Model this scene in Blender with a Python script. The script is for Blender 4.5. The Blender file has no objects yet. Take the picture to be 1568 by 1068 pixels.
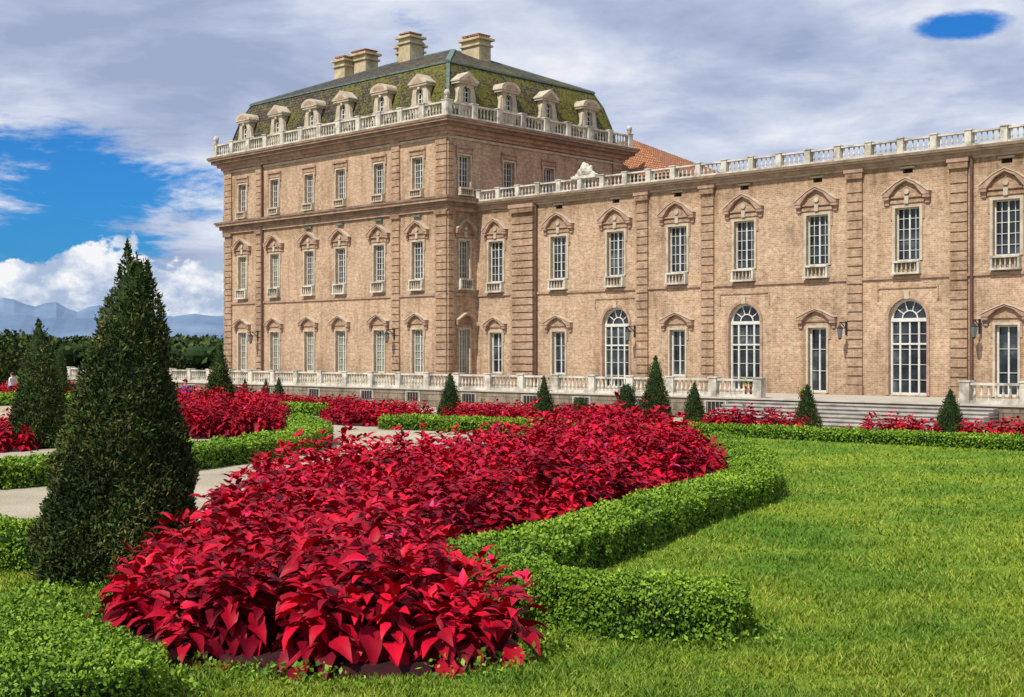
import bpy, math, random
import numpy as np
from mathutils import Vector, noise
random.seed(3); rng=np.random.default_rng(7)
sc=bpy.context.scene
sc.view_settings.view_transform='Standard'
col=sc.collection
R=math.radians
# ------------------------------------------------------------ materials
def newmat(name):
    m=bpy.data.materials.new(name); m.use_nodes=True
    nt=m.node_tree; nt.nodes.clear()
    return m,nt,nt.nodes,nt.links
def out(nt,sh):
    o=nt.nodes.new('ShaderNodeOutputMaterial'); nt.links.new(sh,o.inputs[0])
def c4(c): return (c[0],c[1],c[2],1)
def ramp(nt,fac,stops,interp='LINEAR'):
    r=nt.nodes.new('ShaderNodeValToRGB'); nt.links.new(fac,r.inputs[0])
    cr=r.color_ramp; cr.interpolation=interp
    while len(cr.elements)<len(stops): cr.elements.new(0.5)
    for e,(p,c) in zip(cr.elements,stops): e.position=p; e.color=c4(c)
    return r.outputs[0]
def noise_n(nt,vec,scale,detail=4,rough=.55,dist=0):
    n=nt.nodes.new('ShaderNodeTexNoise'); n.inputs['Scale'].default_value=scale
    n.inputs['Detail'].default_value=detail; n.inputs['Roughness'].default_value=rough
    n.inputs['Distortion'].default_value=dist
    if vec is not None: nt.links.new(vec,n.inputs['Vector'])
    return n.outputs[0]
def mth(nt,op,a,b=None,c=None,clamp=False):
    n=nt.nodes.new('ShaderNodeMath'); n.operation=op; n.use_clamp=clamp
    for i,v in enumerate((a,b,c)):
        if v is None: continue
        if isinstance(v,(int,float)): n.inputs[i].default_value=v
        else: nt.links.new(v,n.inputs[i])
    return n.outputs[0]
def mixc(nt,fac,a,b,mode='MIX'):
    n=nt.nodes.new('ShaderNodeMix'); n.data_type='RGBA'; n.blend_type=mode
    if isinstance(fac,(int,float)): n.inputs[0].default_value=fac
    else: nt.links.new(fac,n.inputs[0])
    for i,v in ((6,a),(7,b)):
        if isinstance(v,tuple): n.inputs[i].default_value=c4(v)
        else: nt.links.new(v,n.inputs[i])
    return n.outputs[2]
def princ(nt,colr,rough=.8,bump=None,bs=.3,bd=.02,spec=.3):
    p=nt.nodes.new('ShaderNodeBsdfPrincipled')
    if isinstance(colr,tuple): p.inputs['Base Color'].default_value=c4(colr)
    else: nt.links.new(colr,p.inputs['Base Color'])
    p.inputs['Roughness'].default_value=rough
    p.inputs['Specular IOR Level'].default_value=spec
    if bump is not None:
        b=nt.nodes.new('ShaderNodeBump'); b.inputs['Strength'].default_value=bs; b.inputs['Distance'].default_value=bd
        nt.links.new(bump,b.inputs['Height']); nt.links.new(b.outputs[0],p.inputs['Normal'])
    return p.outputs[0]
def objc(nt):
    return nt.nodes.new('ShaderNodeTexCoord').outputs['Object']
def simple(name,c1,c2,scale=3,rough=.8,bs=.3,bd=.02,detail=6,spec=.3,lo=.35,hi=.65):
    m,nt,N,L=newmat(name); v=objc(nt)
    f=noise_n(nt,v,scale,detail,.6)
    colr=ramp(nt,f,[(lo,c1),(hi,c2)])
    out(nt,princ(nt,colr,rough,noise_n(nt,v,scale*6,4),bs,bd,spec)); return m
def bricky(name,c1,c2,mort,bw,rh,ms,stain=(.62,.5,.42),bs=.4):
    m,nt,N,L=newmat(name); v=objc(nt)
    s=N.new('ShaderNodeSeparateXYZ'); L.new(v,s.inputs[0])
    u=mth(nt,'ADD',s.outputs[0],s.outputs[1])
    c=N.new('ShaderNodeCombineXYZ'); L.new(u,c.inputs[0]); L.new(s.outputs[2],c.inputs[1])
    b=N.new('ShaderNodeTexBrick'); L.new(c.outputs[0],b.inputs['Vector'])
    b.inputs['Color1'].default_value=c4(c1); b.inputs['Color2'].default_value=c4(c2); b.inputs['Mortar'].default_value=c4(mort)
    b.inputs['Scale'].default_value=1; b.inputs['Brick Width'].default_value=bw; b.inputs['Row Height'].default_value=rh
    b.inputs['Mortar Size'].default_value=ms; b.inputs['Mortar Smooth'].default_value=.2
    big=noise_n(nt,v,.4,8,.68)
    k=ramp(nt,big,[(.33,(.72,.69,.67)),(.48,(1,1,1)),(.64,(1.13,1.11,1.09))])
    colr=mixc(nt,1.0,b.outputs[0],k,'MULTIPLY')
    mp=N.new('ShaderNodeMapping'); mp.inputs['Scale'].default_value=(2.2,2.2,.25); L.new(v,mp.inputs[0])
    st=noise_n(nt,mp.outputs[0],1.0,5,.6)
    stf=ramp(nt,st,[(.50,(0,0,0)),(.72,(.7,.7,.7))])
    colr=mixc(nt,stf,colr,mixc(nt,1.0,colr,stain,'MULTIPLY'))
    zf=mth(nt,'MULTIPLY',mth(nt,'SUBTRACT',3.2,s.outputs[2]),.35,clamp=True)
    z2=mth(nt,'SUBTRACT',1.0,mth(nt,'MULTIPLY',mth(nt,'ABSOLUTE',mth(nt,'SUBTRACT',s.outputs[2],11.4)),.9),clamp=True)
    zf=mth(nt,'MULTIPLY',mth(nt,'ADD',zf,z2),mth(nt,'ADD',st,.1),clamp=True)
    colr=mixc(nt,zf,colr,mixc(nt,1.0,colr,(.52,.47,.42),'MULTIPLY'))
    fine=noise_n(nt,v,5,5,.85)
    colr=mixc(nt,1.0,colr,ramp(nt,fine,[(.34,(.66,.64,.61)),(.66,(1.27,1.27,1.27))]),'MULTIPLY')
    out(nt,princ(nt,colr,.9,b.outputs['Fac'],bs,-.01,.15)); return m
M={}
M['brick']=bricky('brick_wall_mat',(.525,.365,.24),(.375,.24,.15),(.52,.42,.31),.27,.09,.014)
M['quoin']=bricky('rusticated_brick_mat',(.45,.305,.20),(.325,.20,.128),(.42,.33,.24),.27,.09,.014)
M['trim']=simple('terracotta_trim_mat',(.28,.175,.125),(.46,.315,.225),2.5,.85)
M['cornice']=simple('cornice_mat',(.15,.10,.07),(.29,.20,.135),1.5,.85)
M['stone']=simple('beige_stone_mat',(.38,.315,.225),(.57,.49,.375),2.2,.8)
M['white']=simple('white_stone_mat',(.29,.27,.22),(.62,.585,.50),1.6,.8,lo=.35,hi=.56)
M['paint']=simple('white_window_paint',(.54,.54,.49),(.68,.68,.62),4,.5)
M['dark']=simple('dark_opening_mat',(.012,.011,.01),(.03,.027,.024),3,.7)
M['pipe']=simple('downpipe_mat',(.09,.05,.04),(.14,.08,.06),3,.5)
M['copper']=simple('copper_flashing_mat',(.07,.11,.095),(.14,.21,.18),3,.6)
M['chim']=simple('chimney_plaster_mat',(.38,.30,.17),(.60,.50,.33),1.8,.85)
M['curtain']=simple('curtained_glass_mat',(.10,.12,.09),(.28,.30,.23),2,.15,bs=.02,spec=.6)
M['metal']=simple('dark_iron_mat',(.02,.02,.025),(.04,.04,.045),5,.4)
def glassmat():
    m,nt,N,L=newmat('window_glass_mat'); v=objc(nt)
    colr=ramp(nt,noise_n(nt,v,.8,3),[(.40,(.010,.013,.018)),(.6,(.04,.05,.06)),(.70,(.12,.14,.15))])
    out(nt,princ(nt,colr,.07,noise_n(nt,v,1.5,2),.10,.05,.5)); return m
M['glass']=glassmat()
def tilemat(name,ca,cb,moss,amt,bw,rh):
    m,nt,N,L=newmat(name); v=objc(nt)
    s=N.new('ShaderNodeSeparateXYZ'); L.new(v,s.inputs[0])
    u=mth(nt,'ADD',s.outputs[0],s.outputs[1])
    c=N.new('ShaderNodeCombineXYZ'); L.new(u,c.inputs[0]); L.new(s.outputs[2],c.inputs[1])
    b=N.new('ShaderNodeTexBrick'); L.new(c.outputs[0],b.inputs['Vector'])
    b.inputs['Color1'].default_value=c4(ca); b.inputs['Color2'].default_value=c4(cb); b.inputs['Mortar'].default_value=(.01,.01,.01,1)
    b.inputs['Scale'].default_value=1; b.inputs['Brick Width'].default_value=bw; b.inputs['Row Height'].default_value=rh; b.inputs['Mortar Size'].default_value=.02
    n1=noise_n(nt,v,4.2,3,.9); n2=noise_n(nt,v,.7,4)
    side=mth(nt,'MULTIPLY',mth(nt,'ADD',s.outputs[0],8.0),.005)
    f=mth(nt,'ADD',mth(nt,'MULTIPLY_ADD',n2,.4,n1),side)
    f=mth(nt,'SUBTRACT',f,mth(nt,'MULTIPLY',mth(nt,'GREATER_THAN',s.outputs[2],20.65),.08))
    f=ramp(nt,f,[(amt,(0,0,0)),(amt+.03,(.95,.95,.95))])
    mc=ramp(nt,noise_n(nt,v,9,2),[(.35,moss),(.65,(moss[0]*2.2,moss[1]*1.8,moss[2]*1.3))])
    colr=mixc(nt,f,b.outputs[0],mc)
    out(nt,princ(nt,colr,.8,b.outputs['Fac'],.6,-.03,.2)); return m
M['slate']=tilemat('mossy_slate_mat',(.045,.037,.034),(.105,.08,.066),(.085,.092,.016),.70,.3,.2)
M['tile']=tilemat('terracotta_tile_mat',(.50,.22,.10),(.38,.14,.065),(.2,.1,.05),1.15,.22,.16)
M['block']=bricky('grey_stone_block_mat',(.36,.31,.24),(.27,.235,.19),(.14,.12,.10),1.3,.34,.02,(.45,.42,.4))
M['step']=simple('stone_step_mat',(.27,.25,.22),(.46,.43,.38),1.5,.85)
M['pave']=simple('terrace_paving_mat',(.38,.34,.28),(.50,.46,.38),1.5,.9)
def gravel():
    m,nt,N,L=newmat('gravel_mat'); v=objc(nt)
    f=noise_n(nt,v,22,6,.8); g=noise_n(nt,v,.4,5,.6)
    c=ramp(nt,f,[(.3,(.24,.20,.14)),(.5,(.46,.40,.30)),(.7,(.64,.58,.47))])
    c=mixc(nt,1.0,c,ramp(nt,g,[(.3,(.72,.70,.66)),(.65,(1.05,1.05,1.05))]),'MULTIPLY')
    out(nt,princ(nt,c,.95,f,.6,.03,.1)); return m
M['gravel']=gravel()
def grassgnd():
    m,nt,N,L=newmat('lawn_mat'); v=objc(nt)
    f=noise_n(nt,v,9,8,.8); g=noise_n(nt,v,.35,6,.7,.6)
    c=ramp(nt,f,[(.3,(.06,.115,.01)),(.5,(.145,.245,.022)),(.7,(.25,.35,.045))])
    c=mixc(nt,1.0,c,ramp(nt,g,[(.38,(.62,.76,.68)),(.5,(1,1,1)),(.60,(1.36,1.12,1.0))]),'MULTIPLY')
    out(nt,princ(nt,c,.9,f,.7,.05,.1)); return m
M['lawn']=grassgnd()
M['ground']=simple('earth_field_mat',(.06,.09,.025),(.12,.14,.05),.05,.95)
M['soil']=simple('bed_soil_mat',(.02,.003,.005),(.05,.006,.01),4,.95)
def leafmat(name,stops,rough=.5,trans=0,nscale=1.2,spec=.35,var=((.65,.65,.65),(1.25,1.25,1.25))):
    m,nt,N,L=newmat(name)
    a=N.new('ShaderNodeAttribute'); a.attribute_name='rnd'
    c=ramp(nt,a.outputs['Fac'],stops)
    g=noise_n(nt,objc(nt),nscale,4,.6)
    c=mixc(nt,1.0,c,ramp(nt,g,[(.38,var[0]),(.62,var[1])]),'MULTIPLY')
    out(nt,princ(nt,c,rough,spec=spec)); return m
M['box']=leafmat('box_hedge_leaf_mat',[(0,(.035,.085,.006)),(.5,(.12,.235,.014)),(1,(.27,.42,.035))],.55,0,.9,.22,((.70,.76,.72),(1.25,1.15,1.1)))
M['yew']=leafmat('yew_leaf_mat',[(0,(.016,.03,.009)),(.6,(.045,.078,.018)),(.9,(.09,.12,.03)),(1,(.19,.15,.05))],.7,0,1.0,.15,((.6,.62,.6),(1.4,1.3,1.2)))
M['blade']=leafmat('grass_blade_mat',[(0,(.065,.13,.01)),(.5,(.155,.26,.022)),(1,(.31,.375,.075))],.7,0,.35,.1,((.60,.74,.66),(1.38,1.12,1.0)))
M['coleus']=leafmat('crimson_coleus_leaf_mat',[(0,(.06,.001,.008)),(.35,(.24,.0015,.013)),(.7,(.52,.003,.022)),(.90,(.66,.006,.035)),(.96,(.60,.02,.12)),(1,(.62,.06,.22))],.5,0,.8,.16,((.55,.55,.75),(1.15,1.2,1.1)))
M['tree']=leafmat('tree_leaf_mat',[(0,(.015,.035,.01)),(.6,(.04,.065,.018)),(1,(.09,.105,.025))],.8,0,.06,.1)
M['core']=simple('hedge_core_mat',(.008,.02,.004),(.02,.05,.008),6,.95)
M['bark']=simple('bark_mat',(.06,.04,.025),(.12,.09,.06),6,.95)
M['terra']=simple('terracotta_pot_mat',(.35,.13,.06),(.45,.2,.1),5,.8)
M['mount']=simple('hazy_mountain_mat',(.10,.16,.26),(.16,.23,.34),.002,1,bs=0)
# ------------------------------------------------------------ mesh helpers
class MB:
    def __init__(s): s.v=[]; s.f=[]
    def add(s,vs,fs):
        o=len(s.v); s.v.extend(vs); s.f.extend([tuple(i+o for i in f) for f in fs])
    def obj(s,name,mat,parent=None,smooth=False):
        me=bpy.data.meshes.new(name); me.from_pydata([tuple(v) for v in s.v],[],s.f); me.update()
        me.materials.append(mat)
        if smooth: me.polygons.foreach_set('use_smooth',[True]*len(me.polygons))
        ob=bpy.data.objects.new(name,me); col.objects.link(ob)
        if parent: ob.parent=parent
        return ob
BF=[(0,1,2,3),(7,6,5,4),(0,4,5,1),(1,5,6,2),(2,6,7,3),(3,7,4,0)]
def box(a,x0,x1,y0,y1,z0,z1):
    a.add([(x0,y0,z0),(x1,y0,z0),(x1,y1,z0),(x0,y1,z0),(x0,y0,z1),(x1,y0,z1),(x1,y1,z1),(x0,y1,z1)],
          [(3,2,1,0),(4,5,6,7),(0,1,5,4),(1,2,6,5),(2,3,7,6),(3,0,4,7)])
def npmesh(name,V,T,rnd,mat,parent=None):
    me=bpy.data.meshes.new(name)
    k=T.shape[1]
    me.vertices.add(len(V)); me.vertices.foreach_set('co',np.ascontiguousarray(V,dtype=np.float32).ravel())
    me.loops.add(T.size); me.loops.foreach_set('vertex_index',np.ascontiguousarray(T,dtype=np.int32).ravel())
    me.polygons.add(len(T)); me.polygons.foreach_set('loop_start',np.arange(0,T.size,k,dtype=np.int32))
    me.polygons.foreach_set('loop_total',np.full(len(T),k,dtype=np.int32))
    if rnd is not None:
        at=me.attributes.new('rnd','FLOAT','FACE'); at.data.foreach_set('value',rnd.astype(np.float32))
    me.materials.append(mat); me.update(calc_edges=True); me.validate()
    ob=bpy.data.objects.new(name,me); col.objects.link(ob)
    if parent: ob.parent=parent
    return ob
def nrm(a): return a/(np.linalg.norm(a,axis=1,keepdims=True)+1e-9)
def leaves(P,N,size,asp=.6,up=.35,jit=.7):
    n=len(P); s=(size*(.6+.8*rng.random(n)))[:,None]
    A=nrm(rng.normal(size=(n,3))+N*up*2); B=nrm(np.cross(A,N+rng.normal(size=(n,3))*jit))
    V=np.empty((n,4,3)); V[:,0]=P-A*s*.4; V[:,1]=P+B*s*asp*.5+A*s*.1; V[:,2]=P+A*s*.6; V[:,3]=P-B*s*asp*.5+A*s*.1
    T=np.arange(n*4).reshape(n,4); return V.reshape(-1,3),T,rng.random(n)
def wob(x,y,z,s): return noise.noise(Vector((x*s,y*s,z*s)))
def empty(name,loc=(0,0,0),rz=0):
    e=bpy.data.objects.new(name,None); e.location=loc; e.rotation_euler=(0,0,rz); col.objects.link(e); return e
# ------------------------------------------------------------ camera
cam=bpy.data.cameras.new('camera'); camo=bpy.data.objects.new('camera',cam); col.objects.link(camo)
camo.location=(0,0,3); camo.rotation_euler=(R(90),0,0); cam.sensor_width=36; cam.lens=45.94
cam.shift_y=.004; cam.clip_end=30000; cam.clip_start=.1; sc.camera=camo
# ------------------------------------------------------------ PALACE
ROT=math.atan2(-.6926,.7213); CX,CY=-3.83,77.35
pal=empty('palace',(CX,CY,0),ROT)
A={k:MB() for k in ('brick','quoin','trim','cornice','stone','white','paint','dark','pipe','copper','chim','curtain','glass','slate','tile')}
def front(yf): return lambda u,z,d:(u,yf-d,z)
def right(xf): return lambda u,z,d:(xf+d,u,z)
def fbox(a,F,u0,u1,z0,z1,d0,d1):
    a.add([F(u0,z0,d0),F(u1,z0,d0),F(u1,z1,d0),F(u0,z1,d0),F(u0,z0,d1),F(u1,z0,d1),F(u1,z1,d1),F(u0,z1,d1)],BF)
def fprism(a,F,pts,d0,d1):
    n=len(pts)
    a.add([F(p[0],p[1],d0) for p in pts]+[F(p[0],p[1],d1) for p in pts],
          [tuple(range(n,2*n))]+[(i,(i+1)%n,(i+1)%n+n,i+n) for i in range(n)])
def ring(a,F,uc,zc,r0,r1,a0,a1,n,d0,d1):
    for i in range(n):
        t0=a0+(a1-a0)*i/n; t1=a0+(a1-a0)*(i+1)/n
        fprism(a,F,[(uc+r0*math.cos(t0),zc+r0*math.sin(t0)),(uc+r1*math.cos(t0),zc+r1*math.sin(t0)),
                    (uc+r1*math.cos(t1),zc+r1*math.sin(t1)),(uc+r0*math.cos(t1),zc+r0*math.sin(t1))],d0,d1)
def wall(a,F,u0,u1,z0,z1,holes,dep=.3):
    us=sorted({u0,u1,*[h[0] for h in holes],*[h[1] for h in holes]}); zs=sorted({z0,z1,*[h[2] for h in holes],*[h[3] for h in holes]})
    for i in range(len(us)-1):
        for j in range(len(zs)-1):
            um=(us[i]+us[i+1])/2; zm=(zs[j]+zs[j+1])/2
            if any(h[0]<um<h[1] and h[2]<zm<h[3] for h in holes): continue
            a.add([F(us[i],zs[j],0),F(us[i+1],zs[j],0),F(us[i+1],zs[j+1],0),F(us[i],zs[j+1],0)],[(0,1,2,3)])
    for h in holes:
        ua,ub,za,zb=h[:4]; arch=len(h)>4 and h[4]
        zt=zb-(ub-ua)/2 if arch else zb
        for u in (ua,ub): a.add([F(u,za,0),F(u,zt,0),F(u,zt,-dep),F(u,za,-dep)],[(0,1,2,3)])
        a.add([F(ua,za,0),F(ub,za,0),F(ub,za,-dep),F(ua,za,-dep)],[(0,1,2,3)])
        if not arch: a.add([F(ua,zb,0),F(ub,zb,0),F(ub,zb,-dep),F(ua,zb,-dep)],[(0,1,2,3)])
        else:
            uc=(ua+ub)/2; r=(ub-ua)/2; n=14
            pts=[(uc+r*math.cos(math.pi*k/n),zt+r*math.sin(math.pi*k/n)) for k in range(n+1)]
            for k in range(n):
                p,q=pts[k],pts[k+1]; cu=ub if k<n/2 else ua
                a.add([F(cu,zb,0),F(*p,0),F(*q,0)],[(0,1,2)])
                a.add([F(*p,0),F(*q,0),F(*q,-dep),F(*p,-dep)],[(0,1,2,3)])
def sash(F,uc,za,zb,w,cols,rows,arch=False,gl='glass',dep=.27,thick=.055,door=False):
    h=w/2; zt=zb-h if arch else zb; P=A['paint']
    A[gl].add([F(uc-h,za,-dep),F(uc+h,za,-dep),F(uc+h,zb,-dep),F(uc-h,zb,-dep)],[(0,1,2,3)])
    d0,d1=-dep+.01,-dep+.09
    fbox(P,F,uc-h,uc-h+thick,za,zt,d0,d1); fbox(P,F,uc+h-thick,uc+h,za,zt,d0,d1)
    fbox(P,F,uc-h+thick,uc+h-thick,za,za+thick*1.3,d0,d1-.005)
    fbox(P,F,uc-h+thick,uc+h-thick,zt-thick,zt,d0,d1-.005)
    for i in range(1,cols):
        u=uc-h+w*i/cols; t=.036 if (cols%2==0 and i==cols//2) else .013
        fbox(P,F,u-t,u+t,za+.1,zt-.05,d0,d1-.02)
    for j in range(1,rows):
        z=za+(zt-za)*j/rows
        fbox(P,F,uc-h+.05,uc+h-.05,z-.012,z+.012,d0,d1-.03)
    if arch:
        ring(P,F,uc,zt,h-thick*1.3,h,0,math.pi,14,d0,d1)
        ring(P,F,uc,zt,h*.38,h*.38+.05,0,math.pi,8,d0,d1-.02)
        for t in (36,72,108,144):
            c,s=math.cos(R(t)),math.sin(R(t)); k=.02
            fprism(P,F,[(uc+c*h*.4+s*k,zt+s*h*.4-c*k),(uc+c*h*.95+s*k,zt+s*h*.95-c*k),(uc+c*h*.95-s*k,zt+s*h*.95+c*k),(uc+c*h*.4-s*k,zt+s*h*.4+c*k)],d0,d1-.03)
def surround(F,uc,za,zb,w,t=.13,mat='stone',d=.07):
    a=A[mat]; h=w/2
    fbox(a,F,uc-h-t,uc-h,za,zb+t,0,d); fbox(a,F,uc+h,uc+h+t,za,zb+t,0,d); fbox(a,F,uc-h,uc+h,zb,zb+t,0,d-.003)
    fbox(A['trim'],F,uc-h-t-.09,uc-h-t,zb-.55,zb+t,0,d*.7); fbox(A['trim'],F,uc+h+t,uc+h+t+.09,zb-.55,zb+t,0,d*.7)
def pediment(F,uc,zb,w,h,mat='trim',simple_=False):
    a=A[mat]; W=w/2
    fprism(A['quoin'],F,[(uc-W*.85,zb),(uc+W*.85,zb),(uc,zb+h*.9)],0,.08)
    sh=W*.28
    for s in (-1,1):
        fbox(a,F,min(uc+s*W,uc+s*(W-sh)),max(uc+s*W,uc+s*(W-sh)),zb-.08,zb+.06,0,.24)
        fbox(a,F,min(uc+s*(W-.06),uc+s*(W-sh+.06)),max(uc+s*(W-.06),uc+s*(W-sh+.06)),zb-.32,zb-.08,0,.1)
        pts=[(uc+s*W,zb+.06),(uc+s*(W-sh),zb+.06),(uc+s*W*.38,zb+h*.62),(uc,zb+h*.88),(uc,zb+h),(uc+s*W*.42,zb+h*.76),(uc+s*W,zb+.17)]
        fprism(a,F,pts,0,.27)
        pts=[(uc+s*W*.97,zb+.185),(uc+s*W*.42,zb+h*.765),(uc,zb+h+.012),(uc,zb+h+.045),(uc+s*W*.42,zb+h*.765+.04),(uc+s*(W+.02),zb+.21)]
        fprism(A['stone'],F,pts,0,.31)
    if not simple_:
        ring(A['stone'],F,uc,zb+h*.3,0.0,.13,0,2*math.pi,8,.08,.16)
        fbox(A['stone'],F,uc-.1,uc+.1,zb-.3,zb+.05,0,.15)
        fbox(a,F,uc-W*.68,uc+W*.68,zb-.02,zb+.05,.07,.14)
def baluster(a,F,u,z0,h,d,r=.075,n=6):
    prof=[(0,.75),(.08,.75),(.14,.5),(.34,1.0),(.62,.45),(.86,.62),(.9,.8),(1,.8)]
    vs=[];fs=[]
    for (t,k) in prof:
        for i in range(n):
            an=2*math.pi*i/n; vs.append(F(u+math.cos(an)*r*k,z0+t*h,d+math.sin(an)*r*k))
    for j in range(len(prof)-1):
        for i in range(n): fs.append((j*n+i,j*n+(i+1)%n,(j+1)*n+(i+1)%n,(j+1)*n+i))
    a.add(vs,fs)
def balustrade(a,F,u0,u1,z0,h,d,step=2.1,sp=.24,pw=.36,r=.075,ends=True):
    fbox(a,F,u0,u1,z0,z0+.16*h,d-.14,d+.14); fbox(a,F,u0,u1,z0+.86*h,z0+.97*h,d-.13,d+.13)
    n=max(1,round((u1-u0)/step)); L=(u1-u0)/n
    for i in range(n+1):
        u=u0+i*L
        fbox(a,F,u-pw/2,u+pw/2,z0-.0,z0+h*1.0,d-.19,d+.19)
        fbox(a,F,u-pw/2-.04,u+pw/2+.04,z0+h,z0+h*1.07,d-.23,d+.23)
        if i<n:
            m=int((L-pw)/sp)
            for k in range(m):
                baluster(a,F,u+pw/2+(k+.5)*(L-pw)/m,z0+.16*h,.70*h,d,r)
def balconet(F,uc,z0,h,w,a=None):
    a=a or A['white']; W=w/2
    fbox(a,F,uc-W-.08,uc+W+.08,z0,z0+.09,0,.3)
    fbox(a,F,uc-W-.04,uc+W+.04,z0+h-.09,z0+h,.02,.27)
    for s in (-1,1): fbox(a,F,uc+s*W-.05,uc+s*W+.05,z0+.09,z0+h-.09,0,.25)
    for k in range(5): baluster(a,F,uc-W+.06+(k+.5)*(w-.12)/5,z0+.09,h-.18,.17,.045)
    fbox(A['quoin'],F,uc-W,uc+W,z0+.1,z0+h-.1,.0,.01)
def pilaster(F,u0,u1,z0,z1,d=.13):
    fbox(A['quoin'],F,u0+.02,u1-.02,z0,z1,-.01,d*.45)
    z=z0+.5; fbox(A['quoin'],F,u0-.04,u1+.04,z0,z0+.46,0,d+.04)
    while z+.36<z1-.3:
        fbox(A['quoin'],F,u0,u1,z,z+.365,0,d); z+=.43
    fbox(A['quoin'],F,u0-.05,u1+.05,z1-.28,z1,0,d+.06)
FP=front(0); FR=right(0); FW=front(2.44)
L0=-23.1; DEP=16.2
us=[-20.9,-17.1,-13.28,-9.98,-6.17,-2.59]; ts=[1.40,5.24,8.9,12.6]
holes=[];
for u in us: holes+=[(u-.5,u+.5,1.75,4.4),(u-.5,u+.5,7.45,9.72),(u-.47,u+.47,12.9,14.8)]
wall(A['brick'],FP,L0,0,1,16.2,holes)
for i,u in enumerate(us):
    sash(FP,u,1.75,4.4,1.0,4,6,gl='curtain'); sash(FP,u,7.45,9.72,1.0,4,6,gl='glass' if i>1 else 'curtain'); sash(FP,u,12.9,14.8,.94,4,5)
holes=[(1.4-.42,1.4+.42,1.75,4.4),(1.4-.42,1.4+.42,7.45,9.72)]+[(t-.47,t+.47,12.9,14.8) for t in ts]
wall(A['brick'],FR,0,DEP,1,16.2,holes)
sash(FR,1.4,1.75,4.4,.84,4,6,gl='curtain'); sash(FR,1.4,7.45,9.72,.84,4,6)
for t in ts: sash(FR,t,12.9,14.8,.94,4,5)
A['brick'].add([(L0,0,1),(L0,DEP,1),(L0,DEP,16.2),(L0,0,16.2),(0,DEP,1),(0,DEP,16.2)],[(0,1,2,3),(1,4,5,2)])
def pav_bay(F,u,w,pw):
    surround(F,u,12.9,14.8,.94,.1)
    fbox(A['trim'],F,u-.72,u+.72,15.22,15.34,0,.16); fbox(A['quoin'],F,u-.6,u+.6,14.96,15.22,0,.07)
    fbox(A['trim'],F,u-.72,u-.6,14.7,15.22,0,.1); fbox(A['trim'],F,u+.6,u+.72,14.7,15.22,0,.1)
    balconet(F,u,12.38,.5,1.0,A['stone'])
    if pw:
        surround(F,u,7.45,9.72,w,.12); pediment(F,u,10.2,pw,.75); balconet(F,u,6.75,.68,w+.1)
        fbox(A['quoin'],F,u-pw*.36,u+pw*.36,9.9,10.06,0,.07)
        surround(F,u,1.75,4.4,w,.1); pediment(F,u,4.75,pw*.92,.6,simple_=True)
        fbox(A['quoin'],F,u-.55,u+.55,1.5,1.75,0,.14)
for u in us: pav_bay(FP,u,1.0,2.05)
pav_bay(FR,1.4,.84,1.62)
for t in ts[1:]: pav_bay(FR,t,.94,None)
for u in us[2:]: fbox(A['copper'],FP,u-.35,u+.35,11.2,11.32,0,.18)
for (a,b) in ((L0,L0+.9),(-19.25,-18.6),(-4.95,-4.2),(-.95,0)):
    pilaster(FP,a,b,1,11.5,.13); pilaster(FP,a,b,12.3,16.15,.12)
pilaster(FR,0.0,.42,1,11.5,.13); pilaster(FR,.0,.45,12.3,16.15,.12); pilaster(FR,DEP-.9,DEP,12.3,16.15,.12)
fbox(A['trim'],FP,L0,0,6.4,6.55,0,.09); fbox(A['trim'],FR,0,2.44,6.4,6.55,0,.09)
fbox(A['stone'],FP,L0,0,1,1.5,0,.07)
def slab(k,e,z0,z1): box(A[k],L0-e,e,-e,DEP+e,z0,z1)
slab('trim',.14,11.45,11.7); slab('cornice',.3,11.702,11.95); slab('trim',.5,11.952,12.12); slab('cornice',.58,12.122,12.25)
slab('stone',.10,15.75,15.9); slab('trim',.22,15.95,16.15); slab('trim',.42,16.152,16.38); slab('cornice',.72,16.382,16.6); slab('trim',.88,16.602,16.72); slab('cornice',.95,16.722,16.86)
slab('stone',.7,16.862,16.93)
balustrade(A['white'],FP,L0-.35,.4,16.9,.92,.45,2.0,.26,.40,.07)
balustrade(A['white'],FR,-.4,DEP+.35,16.9,.92,.45,2.0,.26,.40,.07)
FL=lambda u,z,d:(L0-d,u,z)
balustrade(A['white'],FL,-.4,DEP+.35,16.9,.92,.45,2.0,.3,.40,.07)
def ball(a,x,y,z,r,sx=1):
    vs=[];fs=[];n=8;m=6
    for j in range(m+1):
        ph=-math.pi/2+math.pi*j/m
        for i in range(n):
            an=2*math.pi*i/n; vs.append((x+r*math.cos(ph)*math.cos(an),y+r*math.cos(ph)*math.sin(an),z+r*sx*math.sin(ph)))
    for j in range(m):
        for i in range(n): fs.append((j*n+i,j*n+(i+1)%n,(j+1)*n+(i+1)%n,(j+1)*n+i))
    a.add(vs,fs)
for (x,y) in ((.45,-.45),(L0-.45,-.45),(.45,DEP+.4)):
    box(A['white'],x-.12,x+.12,y-.12,y+.12,17.95,18.1); ball(A['white'],x,y,18.25,.2,1.1)
def rect(e,z): return [(L0+e,e,z),(-e,e,z),(-e,DEP-e,z),(L0+e,DEP-e,z)]
rings=[(.15,16.93),(.42,18.3),(.80,19.6),(1.30,20.6)]
vs=[];fs=[]
for e,z in rings: vs+=rect(e,z)
for j in range(3):
    for i in range(4): fs.append((j*4+i,j*4+(i+1)%4,j*4+4+(i+1)%4,j*4+4+i))
A['slate'].add(vs,fs)
slab('copper',-1.22,20.6,20.7)
rz=23.55; b=rect(1.25,20.7)
A['slate'].add(b+[(-8.0,8.1,rz),(-15.1,8.1,rz)],[(0,1,4,5),(1,2,4),(2,3,5,4),(3,0,5)])
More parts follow.
